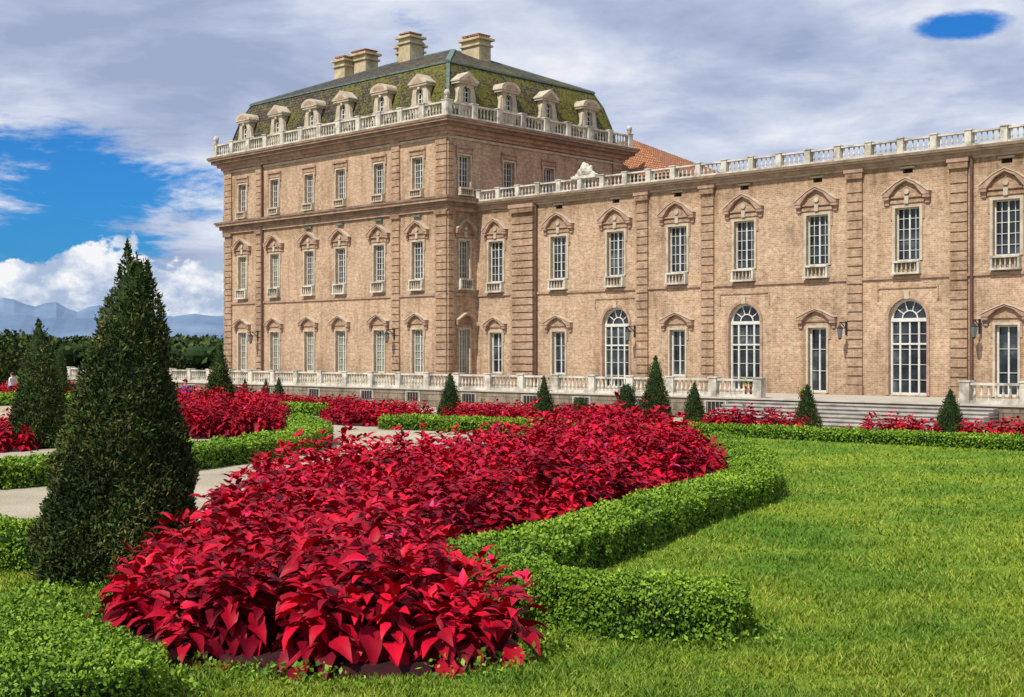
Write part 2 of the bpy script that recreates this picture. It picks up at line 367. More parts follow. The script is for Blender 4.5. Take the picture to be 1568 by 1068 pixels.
def strip(a,p,q,w=.18,t=.12):
    p=Vector(p);q=Vector(q);d=(q-p).normalized(); s=d.cross(Vector((0,0,1))).normalized()*w; up=Vector((0,0,t))
    a.add([tuple(p-s-up),tuple(p+s-up),tuple(p+s+up),tuple(p-s+up),tuple(q-s-up),tuple(q+s-up),tuple(q+s+up),tuple(q-s+up)],BF)
for i in (0,1,2,3):
    for j in range(3): strip(A['copper'],vs[j*4+i],vs[j*4+4+i],.1,.05)
strip(A['copper'],b[1],(-8,8.1,rz),.16,.07); strip(A['copper'],b[0],(-15.1,8.1,rz),.08,.05); strip(A['copper'],(-8,8.1,rz),(-15.1,8.1,rz),.08,.06); strip(A['copper'],b[2],(-8,8.1,rz),.08,.05)
def dormer(F,u,k):
    d=-.12; a=A['stone']
    fbox(a,F,u-.58,u-.3,17.0,19.15,-1.6,d); fbox(a,F,u+.3,u+.58,17.0,19.15,-1.6,d)
    fbox(a,F,u-.3,u+.3,17.0,18.05,-1.6,d); 
    G=lambda uu,zz,dd:F(uu,zz,dd+d)
    r=.3; n=8
    pts=[(u+r*math.cos(math.pi*i/n),18.75+r*math.sin(math.pi*i/n)) for i in range(n+1)]
    fprism(a,G,[(u+.3,18.75)]+pts[:5]+[(u,19.15),(u+.3,19.15)],-.3,0)
    fprism(a,G,[(u,19.15)]+pts[4:]+[(u-.3,18.75),(u-.3,19.15)],-.3,0)
    A['glass'].add([G(u-.3,18.05,-.25),G(u+.3,18.05,-.25),G(u+.3,19.1,-.25),G(u-.3,19.1,-.25)],[(0,1,2,3)])
    P=A['paint']
    for x in (-.27,0,.27): fbox(P,G,u+x-.03,u+x+.03,18.05,18.95,-.24,-.18)
    for z in (18.1,18.4,18.72): fbox(P,G,u-.3,u+.3,z-.03,z+.03,-.24,-.185)
    for s in (-1,1):
        fprism(a,G,[(u+s*.58,17.6),(u+s*.92,17.6),(u+s*.95,17.95),(u+s*.78,18.15),(u+s*.70,18.7),(u+s*.58,19.0)],-.25,-.03)
    fbox(a,G,u-.78,u+.78,19.15,19.28,-1.4,.14)
    if k%2:
        fprism(a,G,[(u-.84,19.28),(u+.84,19.28),(u+.84,19.36),(u,19.9),(u-.84,19.36)],-1.3,.2)
        fprism(A['trim'],G,[(u-.5,19.34),(u+.5,19.34),(u,19.68)],.2,.215)
    else:
        pp=[(u+.84*math.cos(math.pi*i/10),19.34+.46*math.sin(math.pi*i/10)) for i in range(11)]
        fprism(a,G,[(u-.84,19.28),(u+.84,19.28)]+pp,-1.3,.2)
        fprism(A['trim'],G,[(u+.55*math.cos(math.pi*i/8),19.38+.26*math.sin(math.pi*i/8)) for i in range(9)],.2,.215)
    ring(a,G,u,19.05,0,.11,0,2*math.pi,6,0,.1)
for i,u in enumerate(us): dormer(FP,u,i)
for i,t in enumerate([1.75,5.4,9.1,13.1]): dormer(FR,t,i+1)
def chimney(x,y,w,dp,z1,caps=2):
    a=A['chim']
    box(a,x-w/2,x+w/2,y-dp/2,y+dp/2,20.5,z1-.35)
    box(a,x-w/2-.12,x+w/2+.12,y-dp/2-.12,y+dp/2+.12,z1-.75,z1-.62)
    box(a,x-w/2-.2,x+w/2+.2,y-dp/2-.2,y+dp/2+.2,z1-.35,z1-.2)
    for i in range(caps):
        u=x-w/2+w*(i+.5)/caps
        box(A['tile'],u-w/caps*.38,u+w/caps*.38,y-dp/2+.1,y+dp/2-.1,z1-.2,z1-.05)
        box(A['tile'],u-w/caps*.46,u+w/caps*.46,y-dp/2,y+dp/2,z1-.05,z1+.05)
chimney(-6.5,8.8,1.7,1.1,24.3,3); chimney(-13.6,9.2,1.6,1.2,25.1,2); chimney(-12.9,8.6,1.2,1.2,25.5,2)
chimney(-18.7,9.2,1.7,1.2,25.3,3); chimney(-19.9,8.4,1.2,1.2,24.9,2)
# ---- wing
X1=60
simple_x=[1.67,6.68,15.05,23.37,32.63,42.0,51.5]; arch_x=[10.86,19.2,28.03,37.2,46.7,56]
holes=[]
for x in simple_x: holes.append((x-.5,x+.5,1.08 if x>20 else 1.75,4.2))
for x in arch_x: holes.append((x-.925,x+.925,1.05,5.48,True))
for x in simple_x+arch_x: holes.append((x-.6,x+.6,7.2,9.63))
for x in simple_x[1:]+arch_x: holes.append((x-.25,x+.25,11.2,11.42))
wall(A['brick'],FW,0,X1,1,11.6,holes)
for x in simple_x+arch_x:
    if x>2: A['dark'].add([FW(x-.25,11.2,-.2),FW(x+.25,11.2,-.2),FW(x+.25,11.42,-.2),FW(x-.25,11.42,-.2)],[(0,1,2,3)])
    fbox(A['stone'],FW,x-.36,x+.36,11.42,11.5,0,.08)
    k=.85 if x<2 else 1
    sash(FW,x,7.2,9.63,1.2,4,5); surround(FW,x,7.2,9.63,1.2,.13)
    pediment(FW,x,10.1,2.3*k,.85); balconet(FW,x,6.58,.62,1.2)
    fbox(A['quoin'],FW,x-.85*k,x+.85*k,9.84,9.98,0,.07)
for x in simple_x:
    z0=1.08 if x>20 else 1.75
    sash(FW,x,z0,4.2,1.0,2,3,thick=.08); surround(FW,x,z0,4.2,1.0,.1)
    pediment(FW,x,4.5,2.1*(.85 if x<2 else 1),.58,simple_=True)
for x in arch_x:
    sash(FW,x,1.05,5.48,1.85,4,5,True,thick=.09)
    fbox(A['paint'],FW,x-.9,x+.9,4.42,4.58,-.26,-.14); fbox(A['paint'],FW,x-.9,x+.9,3.36,3.44,-.26,-.16)
    fbox(A['paint'],FW,x-.50,x-.42,1.1,4.5,-.26,-.165); fbox(A['paint'],FW,x+.42,x+.50,1.1,4.5,-.26,-.165)
    ring(A['trim'],FW,x,4.555,.93,1.07,0,math.pi,16,0,.07)
    fbox(A['trim'],FW,x-1.07,x-.93,1.05,4.555,0,.055); fbox(A['trim'],FW,x+.93,x+1.07,1.05,4.555,0,.055)
    fbox(A['stone'],FW,x-.11,x+.11,5.46,5.8,0,.12)
    fbox(A['quoin'],FW,x-1.5,x+1.5,5.95,6.02,0,.05); fbox(A['quoin'],FW,x-1.5,x-1.43,5.4,5.95,0,.05); fbox(A['quoin'],FW,x+1.43,x+1.5,5.4,5.95,0,.05)
pils=[(3.05,4.83,.25),(12.32,13.12,.13),(16.58,17.38,.13),(24.98,25.78,.13),(30.08,30.9,.13),(34.6,35.4,.13),(39.2,40.0,.13),(44,44.8,.13),(48.9,49.7,.13),(53.6,54.4,.13)]
for a0,a1,d in pils:
    pilaster(FW,a0,a1,1,11.45,d); fbox(A['trim'],FW,a0-.1,a1+.1,11.45,11.66,0,d+.1)
fbox(A['trim'],FW,0,X1,6.38,6.5,0,.09)
fbox(A['stone'],FW,0,X1,11.56,11.66,0,.11); fbox(A['trim'],FW,-.0,X1,11.662,11.84,-6,.25); fbox(A['stone'],FW,0,X1,11.842,11.92,-6,.38); fbox(A['cornice'],FW,0,X1,11.922,12.05,-6,.5)
balustrade(A['white'],FW,.5,X1,12.05,.70,.2,1.62,.23,.30,.06)
A['tile'].add([(.6,2.7,12.1),(X1,2.7,12.1),(X1,9,13.15),(.6,9,13.15)],[(0,1,2,3)])
A['tile'].add([(.6,9,13.15),(X1,9,13.15),(X1,15,12.1),(.6,15,12.1)],[(0,1,2,3)])
A['brick'].add([(0,15,1),(X1,15,1),(X1,15,12.1),(0,15,12.1)],[(0,1,2,3)])
A['brick'].add([(X1,2.44,1),(X1,15,1),(X1,15,12.1),(X1,2.44,12.1)],[(0,1,2,3)])
A['tile'].add([(-12,17,15.0),(3.9,17,15.0),(3.9,27,15.0),(-12,27,15.0),(-12,21.6,18.5),(-3.2,21.6,18.5)],[(0,1,5,4),(1,2,5),(2,3,4,5)])
box(A['brick'],-12,3.6,17.3,26.7,1,15.0); box(A['cornice'],-12,3.85,17.05,26.95,14.8,14.98)
tx=8.83
for (du,dz,r) in ((-.55,.12,.18),(-.28,.3,.24),(0,.5,.3),(.28,.32,.24),(.55,.12,.18),(.8,.05,.12),(-.8,.05,.12),(-.1,.75,.12),(.4,.55,.1)):
    ball(A['white'],tx+du,2.24,12.75+dz,r,1.1)
box(A['white'],tx-.9,tx+.9,2.02,2.44,12.7,12.86)
def pipe(F,u,z0,z1,d):
    a=A['pipe']; n=8; r=.07
    v=[F(u+r*math.cos(2*math.pi*i/n),z,d+r*math.sin(2*math.pi*i/n)) for z in (z0,z1) for i in range(n)]
    a.add(v,[(i,(i+1)%n,(i+1)%n+n,i+n) for i in range(n)])
pipe(FP,-18.45,1,16.1,.14); pipe(FW,4.98,1,11.6,.12); pipe(FW,31.1,1,11.6,.12); pipe(FW,40.25,1,11.6,.12)
for k,mb in A.items():
    if mb.v: mb.obj({'brick':'brick_walls','quoin':'rusticated_pilasters','trim':'terracotta_pediments','cornice':'cornices','stone':'stone_trim','white':'roof_balustrades','paint':'window_frames','dark':'vents','pipe':'downpipes','copper':'copper_flashing','chim':'chimneys','curtain':'curtained_panes','glass':'window_panes','slate':'mansard_roof','tile':'tile_roof'}[k],M[k],pal)
# ------------------------------------------------------------ TERRACE
TY=-4.06; FT=front(TY)
ter=empty('stone_terrace',(CX,CY,0),ROT)
T={k:MB() for k in ('block','pave','white','dark','step')}
XS0,XS1=24.2,33.7
box(T['block'],-38.5,60,TY,2.44,-.2,.93); box(T['block'],-38.5,L0,2.4,20,-.2,.925)
box(T['pave'],-38.6,60.1,TY-.08,2.438,.93,1.0); box(T['pave'],-38.6,L0,2.44,20,.93,.998)
fbox(T['block'],FT,-38.5,XS0,-.1,.22,0,.08); fbox(T['block'],FT,XS1,60,-.1,.22,0,.08)
vx=[-21,-15.5,-12.5,-7.5,-2.5,1.5,6,10.5,14,18,22]
for x in vx:
    fbox(T['dark'],FT,x-.5,x+.5,.3,.78,0,.012)
    for k in range(5): fbox(T['step'],FT,x-.45+k*.22,x-.43+k*.22,.3,.78,.012,.03)
    for (a0,a1,b0,b1) in ((x-.6,x-.5,.25,.84),(x+.5,x+.6,.25,.84),(x-.5,x+.5,.78,.84)): fbox(T['step'],FT,a0,a1,b0,b1,0,.04)
ter_parts=[T[k].obj({'block':'retaining_wall','pave':'paving','dark':'cellar_openings','step':'grilles'}.get(k,k),M[k],ter) for k in ('block','pave','dark','step')]
bal=MB()
balustrade(bal,FT,-38.3,XS0,1.0,.85,-.2,2.45,.25,.40,.075)
balustrade(bal,FT,XS1,60,1.0,.85,-.2,2.45,.25,.40,.075)
tb=bal.obj('terrace_balustrade',M['white']); tb.location=(CX,CY,0); tb.rotation_euler=(0,0,ROT)
st=MB(); n=7
for i in range(1,n):
    zt=1.0-i*(1.0/n)
    box(st,XS0-1.2,XS1+1.4,TY-.09-i*.42,TY-.085,-.1,zt-.045)
    box(st,XS0-1.22,XS1+1.42,TY-.15-i*.42,TY-.084,zt-.045,zt)
so=st.obj('stone_steps',M['step']); so.location=(CX,CY,0); so.rotation_euler=(0,0,ROT)
def L2W(x,y):
    return (CX+x*.7213+y*.6927, CY-x*.6926+y*.7213)
def pot(x,y,z,s):
    e=empty('flower_pot',(x,y,z)); a=MB(); n=14
    prof=[(.16,0),(.19,.02),(.24,.22),(.29,.36),(.34,.38),(.34,.45),(.29,.45),(.26,.40)]
    vs=[(r*s*math.cos(2*math.pi*i/n),r*s*math.sin(2*math.pi*i/n),h*s) for r,h in prof for i in range(n)]
    fs=[(j*n+i,j*n+(i+1)%n,j*n+n+(i+1)%n,j*n+n+i) for j in range(len(prof)-1) for i in range(n)]
    fs.append(tuple(range((len(prof)-1)*n,len(prof)*n))); a.add(vs,fs); a.obj('pot',M['terra'],e)
    P=rng.normal(size=(160,3))*np.array([.14,.14,.08])*s+np.array([0,0,.52*s]); N=nrm(P-np.array([0,0,.3*s]))
    V,Tt,r=leaves(P,N,.12*s); npmesh('foliage',V,Tt,r,M['box'],e)
px,py=L2W(23.5,TY+.6); pot(px,py,1.0,1.3)
px,py=L2W(26.8,TY-.30); pot(px,py,.857,.9)
lm=bpy.data.meshes.new('wall_lantern'); a=MB()
box(a,-.06,.06,-.06,0,-.35,.35); box(a,-.025,.025,-.75,-.06,.26,.31); box(a,-.02,.02,-.5,-.06,-.02,.02)
strip(a,(0,-.06,-.02),(0,-.6,.27),.02,.02)
n=6
for (r0,z0,r1,z1) in ((.03,.28,.03,.12),(.2,.0,.06,.13),(.19,0,.19,-.04),(.19,-.04,.12,-.5),(.12,-.5,.04,-.58)):
    vs=[(r*math.cos(math.pi*i/3),-.72+r*math.sin(math.pi*i/3),z) for r,z in ((r0,z0),(r1,z1)) for i in range(n)]
    a.add(vs,[(i,(i+1)%n,(i+1)%n+n,i+n) for i in range(n)])
lm.from_pydata(a.v,[],a.f); lm.materials.append(M['metal'])
gm,gnt,gN,gL=newmat('lantern_glass_mat'); out(gnt,princ(gnt,(.12,.15,.15),.15,spec=.5)); lm.materials.append(gm)
for p in lm.polygons:
    if len(a.f)-12<=p.index<len(a.f)-6: p.material_index=1
for (x,y) in ((-4.6,0),(-18.9,0),(12.3,2.44),(25.0,2.44),(31.5,2.44),(40.2,2.44)):
    o=bpy.data.objects.new('wall_lantern',lm); col.objects.link(o)
    wx,wy=L2W(x,y-.14); o.location=(wx,wy,4.15); o.rotation_euler=(0,0,ROT); o.scale=(.85,.85,.95)
# ------------------------------------------------------------ GROUND
def sheet(name,pts,z,mat):
    me=bpy.data.meshes.new(name); me.from_pydata([(x,y,z) for x,y in pts],[],[tuple(range(len(pts)))]); me.materials.append(mat)
    o=bpy.data.objects.new(name,me); col.objects.link(o); return o
sheet('ground',[(-9000,-2000),(9000,-2000),(9000,9000),(-9000,9000)],-.004,M['ground'])
sheet('gravel_path',[(-60,-10),(60,-10),(60,60),(20,110),(-80,110)],.0,M['gravel'])
LAWN=[(-30,-5),(-30,18.3),(-9,18.4),(-6.5,18.3),(-4.0,18.2),(-1,19),(3,28),(4.5,38),(5.5,47.6),(6.9,47.3),(11.5,43.3),(15.7,39.8),(24,32.2),(45,14),(45,-5)]
sheet('lawn',LAWN,.006,M['lawn'])
def pip(x,y,poly):
    ins=np.zeros(len(x),bool); n=len(poly); j=n-1
    for i in range(n):
        xi,yi=poly[i]; xj,yj=poly[j]
        c=((yi>y)!=(yj>y))&(x<(xj-xi)*(y-yi)/(yj-yi+1e-12)+xi); ins^=c; j=i
    return ins
def edist(x,y,poly):
    d=np.full(len(x),1e9); n=len(poly)
    for i in range(n):
        ax,ay=poly[i]; bx,by=poly[(i+1)%n]; dx,dy=bx-ax,by-ay; L=dx*dx+dy*dy
        t=np.clip(((x-ax)*dx+(y-ay)*dy)/L,0,1); d=np.minimum(d,np.hypot(x-ax-t*dx,y-ay-t*dy))
    return d
def smoothpoly(P,closed=True,sub=5):
    P=[np.array(p,float) for p in P]; n=len(P); o=[]
    rngi=range(n) if closed else range(n-1)
    for i in rngi:
        if closed: a,b,c,d=P[i-1],P[i],P[(i+1)%n],P[(i+2)%n]
        else: a,b,c,d=P[max(i-1,0)],P[i],P[i+1],P[min(i+2,n-1)]
        for k in range(sub):
            t=k/sub; o.append(tuple(.5*((2*b)+(-a+c)*t+(2*a-5*b+4*c-d)*t*t+(-a+3*b-3*c+d)*t**3)))
    if not closed: o.append(tuple(P[-1]))
    return o
# ------------------------------------------------------------ COLEUS
LV=np.array([[0,0,0],[.35,0,.0],[.7,0,-.06],[1.05,0,-.24],
             [.06,.17,.05],[.34,.31,.11],[.70,.18,.03],[.06,-.17,.05],[.34,-.31,.11],[.70,-.18,.03]])
LT=np.array([[0,1,5],[0,5,4],[1,2,6],[1,6,5],[2,3,6],[0,8,1],[0,7,8],[1,9,2],[1,8,9],[2,9,3]])
def coleus(name,poly,spacing,H,ls=1.0,cones=(),edge=.8,amp=1.0):
    poly=smoothpoly(poly,True,4)
    xs=[p[0] for p in poly]; ys=[p[1] for p in poly]
    gx,gy=np.meshgrid(np.arange(min(xs),max(xs),spacing),np.arange(min(ys),max(ys),spacing)); x=gx.ravel(); y=gy.ravel()
    x=x+rng.uniform(-.5,.5,len(x))*spacing; y=y+rng.uniform(-.5,.5,len(y))*spacing
    k=pip(x,y,poly); 
    for (cx,cy,cr) in cones: k&=np.hypot(x-cx,y-cy)>cr
    x=x[k]; y=y[k]; d=edist(x,y,poly)
    h=H*(.42+.58*np.clip(d/edge,0,1)**.7)*(1+.12*rng.normal(size=len(x)))
    h+=amp*np.array([noise.noise(Vector((a*.5,b*.5,0)))*.40+noise.noise(Vector((a*1.6,b*1.6,7)))*.48 for a,b in zip(x,y)])*H*np.clip(d/edge+.2,0,1)
    h+=(rng.random(len(x))<.06)*.28*H*amp
    h=np.maximum(h,.25)
    n=len(x); TI=8; LF=4
    f=np.linspace(0,1,TI)[None,:,None]*np.ones((n,1,LF))
    az=rng.random((n,1,1))*6.28+np.arange(TI)[None,:,None]*.8+np.arange(LF)[None,None,:]*(2*math.pi/LF)+rng.normal(size=(n,TI,LF))*.25
    Ln=(.32-.18*f**1.5)*ls*(1+.22*rng.normal(size=f.shape)); 
    pit=(-.70+1.35*f**1.8)+rng.normal(size=f.shape)*.27
    z=h[:,None,None]*(.12+.88*f)+rng.normal(size=f.shape)*.015
    off=(.03+.11*(1-f))*ls
    lean=rng.normal(size=(n,1,1,2))*.12
    bx=x[:,None,None]+np.cos(az)*off+lean[...,0]*f; by=y[:,None,None]+np.sin(az)*off+lean[...,1]*f
    plant=np.repeat(rng.random(n),TI*LF)
    az=az.ravel();pit=pit.ravel();Ln=Ln.ravel(); O=np.stack([bx.ravel(),by.ravel(),z.ravel()],1)
    X=np.stack([np.cos(az)*np.cos(pit),np.sin(az)*np.cos(pit),np.sin(pit)],1)
    Y=np.stack([-np.sin(az),np.cos(az),rng.normal(size=len(az))*.3],1); Y=nrm(Y-X*(X*Y).sum(1,keepdims=True)); Z=np.cross(X,Y)
    V=O[:,None,:]+(LV[None,:,0:1]*X[:,None]+LV[None,:,1:2]*Y[:,None]+LV[None,:,2:3]*Z[:,None])*Ln[:,None,None]
    V[...,2]=np.maximum(V[...,2],.015)
    m=len(O); TT=(LT[None]+np.arange(m)[:,None,None]*10).reshape(-1,3)
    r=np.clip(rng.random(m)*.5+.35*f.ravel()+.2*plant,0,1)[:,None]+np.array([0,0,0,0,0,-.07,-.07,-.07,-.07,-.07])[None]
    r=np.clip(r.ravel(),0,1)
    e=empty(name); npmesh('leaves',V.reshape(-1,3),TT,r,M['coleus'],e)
    cp=[(a,b) for a,b in poly]
    mb=MB(); nn=len(cp)
    inn=[]
    for i in range(nn):
        t=Vector((cp[(i+1)%nn][0]-cp[i-1][0],cp[(i+1)%nn][1]-cp[i-1][1],0)).normalized(); inn.append((cp[i][0]-t.y*.1,cp[i][1]+t.x*.1))
    mb.add([(p[0],p[1],.0) for p in cp]+[(p[0],p[1],.1) for p in inn],[(i,(i+1)%nn,(i+1)%nn+nn,i+nn) for i in range(nn)]+[tuple(range(nn,2*nn))])
    mb.obj('stems_and_soil',M['soil'],e)
BIG=(-5.3,17.5)
MAIN=[(-2.4,12.25),(-1.45,11.95),(-.6,12.2),(.05,12.9),(-.1,14.2),(-.8,15.6),(-1.0,16.7),(-.3,18.1),(.5,19.6),(1.5,21.6),(2.8,24.3),(4.1,26.8),(4.75,29.5),(5.1,33),(5.2,36),(4.8,38.5),(3.3,40),(1.2,36.7),(-1.05,33),(-2.5,30.5),(-4,27.5),(-4.9,24),(-4.9,21),(-4.3,18.5),(-4.15,17.2),(-4.4,16),(-4.5,14.8),(-4.1,13.7),(-3.4,12.8)]
coleus('red_coleus_bed',MAIN,.36,1.05,1.0,[(BIG[0],BIG[1],1.1)])
for poly,H in [([(-13,47),(-9.2,45.5),(-8.2,47),(-9.0,52),(-11.5,60),(-16,60)],1.2),
             ([(-7.2,54),(-3.8,53),(-3.3,55),(-5,58),(-8.3,60)],.8),
             ([(-12.5,66),(-8,65),(-8,68),(-13,70)],.65),
             ([(-2.2,54),(1.4,53),(1.5,57),(-2.6,58)],.72),
             ([(1.6,48),(4.9,47.5),(5.5,52),(2,56)],.75),
             ([(7.4,48.8),(10,47.0),(10.8,48.6),(8,51.3)],.78),
             ([(11.4,46),(12,45.4),(12.3,46.2),(11.8,46.8)],.4),
             ([(11.9,44.8),(14,43.2),(14.5,44.8),(12.6,46.4)],.78),
             ([(14.9,42.5),(20,38.2),(21,39.8),(15.7,44.3)],.70),
             ([(-17.5,40),(-14.9,39.5),(-15.5,43),(-18.5,44)],.8),
             ([(-33,80),(-26,80),(-27,88),(-34,88)],.8)]:
    coleus('red_coleus_bed',poly,.40,H,.95,edge=.5,amp=.45)
# ------------------------------------------------------------ HEDGES
def hedge(name,pts,w,h,leaf,dens,amp=.85):
    C=np.array(smoothpoly(pts,False,8)); tg=np.gradient(C,axis=0); tg=nrm(tg); nr=np.stack([-tg[:,1],tg[:,0]],1)
    seg=np.r_[0,np.cumsum(np.linalg.norm(np.diff(C,axis=0),axis=1))]; Ltot=seg[-1]
    e=empty(name); mb=MB(); m=len(C); W=w/2-.10; hh=h-.10
    Lf=[(C[i]+nr[i]*W) for i in range(m)]; Rt=[(C[i]-nr[i]*W) for i in range(m)]
    ends=lambda c,t,nn:[(c+nn*W*math.cos(q)+t*W*math.sin(q)) for q in np.linspace(0,math.pi,7)[1:-1]]
    outl=Lf+ends(C[-1],tg[-1],nr[-1])+Rt[::-1]+ends(C[0],-tg[0],-nr[0]); n=len(outl)
    mb.add([(p[0],p[1],-.01) for p in outl]+[(p[0],p[1],hh-.07) for p in outl],[(i,(i+1)%n,(i+1)%n+n,i+n) for i in range(n)])
    vs=[];fs=[]
    for i in range(m):
        vs+=[(*Lf[i],hh-.07),(*(C[i]+nr[i]*W*.8),hh),(*(C[i]-nr[i]*W*.8),hh),(*Rt[i],hh-.07)]
        if i: 
            for k in range(3): fs.append((i*4-4+k,i*4-3+k,i*4+1+k,i*4+k))
    mb.add(vs,fs)
    for c,t,nn in ((C[-1],tg[-1],nr[-1]),(C[0],-tg[0],-nr[0])):
        q=[c+nn*W]+ends(c,t,nn)+[c-nn*W]; mb.add([(p[0],p[1],hh-.07) for p in q]+[(c[0],c[1],hh)],[(i,i+1,len(q)) for i in range(len(q)-1)])
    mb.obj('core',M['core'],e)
    def at(s):
        i=np.clip(np.searchsorted(seg,s)-1,0,m-2); t=((s-seg[i])/(seg[i+1]-seg[i]))[:,None]
        return C[i]*(1-t)+C[i+1]*t, nrm(nr[i]*(1-t)+nr[i+1]*t)
    nt_=int(Ltot*w*dens); s=rng.random(nt_)*Ltot; p,nn=at(s); o=rng.uniform(-1,1,nt_)*w/2
    zz=h-.11*np.abs(o/(w/2))**5
    P=[np.c_[p+nn*o[:,None],zz]]; N=[np.c_[nn*(np.sign(o)*np.abs(o/(w/2))**4)[:,None]*.8,np.ones(nt_)]]
    ns=int(Ltot*2*h*dens*.9); s=rng.random(ns)*Ltot; p,nn=at(s); sg=np.sign(rng.random(ns)-.5)
    P.append(np.c_[p+nn*(sg*w/2)[:,None],rng.random(ns)*h*.95]); N.append(np.c_[nn*sg[:,None],np.full(ns,.25)])
    for c,t in ((C[-1],tg[-1]),(C[0],-tg[0])):
        ne=int(w*1.57*h*dens*.9); q=rng.uniform(-1.57,1.57,ne); a0=math.atan2(t[1],t[0]); dx=np.cos(a0+q); dy=np.sin(a0+q)
        P.append(np.c_[c[0]+dx*w/2,c[1]+dy*w/2,rng.random(ne)*h*.95]); N.append(np.c_[dx,dy,np.full(ne,.25)])
        ne=int(w*w*.4*dens); q=rng.uniform(-1.57,1.57,ne); rr=np.sqrt(rng.random(ne))*w/2
        P.append(np.c_[c[0]+np.cos(a0+q)*rr,c[1]+np.sin(a0+q)*rr,h-.11*(rr/(w/2))**5]); N.append(np.c_[np.zeros(ne),np.zeros(ne),np.ones(ne)])
    P=np.concatenate(P); N=nrm(np.concatenate(N))
    bump=np.array([noise.noise(Vector(q*1.4))*.10+noise.noise(Vector(q*4))*.08+noise.noise(Vector(q*10))*.045 for q in P])*amp; P=P+N*(bump+rng.normal(size=len(P))*leaf*.45)[:,None]
    P[:,2]=np.maximum(P[:,2],.01)
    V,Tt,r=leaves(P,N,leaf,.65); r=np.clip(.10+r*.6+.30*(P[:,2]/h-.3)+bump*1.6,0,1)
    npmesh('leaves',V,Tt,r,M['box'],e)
hedge('box_hedge',[(6.0,38),(5.95,33.5),(5.45,29.3),(4.75,26.3),(3.3,23.7),(2.0,20.9),(1.1,18.9),(.2,17.2),(-.5,16.5)],1.0,.6,.055,1600)
H2=[(-.45,15.9),(.25,14.85),(.9,14.25),(1.5,13.85),(2.1,13.8)]
hedge('box_hedge',H2,.8,.56,.042,3300)
hedge('box_hedge',[(-9.5,13.4),(-7,12.9),(-5.2,12.3),(-4.4,11.6),(-3.7,10.8)],1.5,.55,.038,3300)
hedge('box_hedge',[(-11,18.9),(-8.5,18.5),(-6.5,18.2)],1.1,.62,.045,2400)
hedge('box_hedge',[(-15,26.5),(-13,27.7),(-11,29.5),(-9.3,32),(-7.8,35.2),(-6.7,38.7),(-6.5,42.5),(-7.2,46),(-8.4,50)],1.1,.6,.08,800)
hedge('box_hedge',[(-4.7,51.3),(-2,50.0),(.8,47.8),(1.8,46.0)],1.0,.5,.09,600,.6)
hedge('box_hedge',[(5.2,47.6),(7.1,47.3),(9,45.8),(11.6,43.4),(15.8,39.9),(24,32.4),(32,25.6)],.7,.4,.08,800,.6)
hedge('box_hedge',[(-34,76),(-28,74),(-23,72)],1.0,.6,.14,260)
hedge('box_hedge',[(-20,60),(-17,64),(-12,64),(-9,62)],.8,.5,.12,320)
# ------------------------------------------------------------ TOPIARY
def topiary(x,y,h,r,leaf,dens,ex=.68,name='topiary_cone',tips=(),lean=(0,0)):
    e=empty(name,(x,y,0)); mb=MB(); n=20; m=14; vs=[];fs=[]
    rad=lambda t: r*(1-t)**ex*(1-.12*max(0,.1-t)*10)
    ph=rng.random()*50
    for j in range(m+1):
        t=j/m*.97
        for i in range(n):
            an=2*math.pi*i/n; rr=rad(t)*.86*(1+.06*wob(math.cos(an)*1.5+ph,math.sin(an)*1.5,t*5,1.0)); vs.append((rr*math.cos(an)+lean[0]*t,rr*math.sin(an)+lean[1]*t,t*h+.05))
    for j in range(m):
        for i in range(n): fs.append((j*n+i,j*n+(i+1)%n,(j+1)*n+(i+1)%n,(j+1)*n+i))
    mb.add(vs,fs); mb.obj('core',M['core'],e)
    tk=MB(); k=8; tk.add([(.07*q*math.cos(2*math.pi*i/k),.07*q*math.sin(2*math.pi*i/k),z) for q,z in ((1.3,0),(1,.3)) for i in range(k)],[(i,(i+1)%k,(i+1)%k+k,i+k) for i in range(k)]); tk.obj('trunk',M['bark'],e)
    N_=int(math.pi*r*math.hypot(h,r)*dens)
    t=1-np.sqrt(rng.random(N_)*1.0)**(1/ (.5+ex*.75)); t=np.clip(t,0,1); an=rng.random(N_)*6.283
    rr=np.array([rad(q) for q in t])
    P=np.c_[rr*np.cos(an)+lean[0]*t,rr*np.sin(an)+lean[1]*t,t*h+.04]; N=nrm(np.c_[np.cos(an),np.sin(an),np.full(N_,r/h+.15)])
    mr=min(r,1)
    b=np.array([noise.noise(Vector((q[0]*1.3+ph,q[1]*1.3,q[2]*1.3)))*.14*mr+noise.noise(Vector((q[0]*5+ph,q[1]*5,q[2]*5)))*.08*mr for q in P])
    P=P+N*(b+rng.normal(size=N_)*leaf*.5)[:,None]
    Ps=[P];Ns=[N]
    for (tx,ty,tz,th) in tips:
        k=int(260*th/.4); u=rng.random(k); a_=rng.random(k)*6.28; q=(1-u)*.09*(.4+rng.random(k))
        Ps.append(np.c_[tx+q*np.cos(a_),ty+q*np.sin(a_),tz+u*th]); Ns.append(np.c_[np.cos(a_)*.5,np.sin(a_)*.5,np.ones(k)])
    P=np.concatenate(Ps);N=nrm(np.concatenate(Ns)); P[:,2]=np.maximum(P[:,2],.02)
    V,Tt,rn=leaves(P,nrm(N+np.array([0,0,.6])),leaf,.34,.75)
    bb=np.zeros(len(P)); bb[:N_]=b; rn=np.clip(rn+bb*2.2-.05,0,1)
    npmesh('leaves',V,Tt,rn,M['yew'],e)
topiary(BIG[0],BIG[1],4.3,1.13,.07,3600,.76,tips=[(.15,0,4.1,.40),(.42,0,3.8,.42),(.02,.1,3.8,.35),(.25,-.1,3.7,.5)],lean=(.28,0))
for (x,y,h,r) in [(-15,41.4,3.95,.98),(-12.3,55,3.25,.78)]: topiary(x,y,h,r,.12,900,.75,tips=[(0,0,h-.1,.2)])
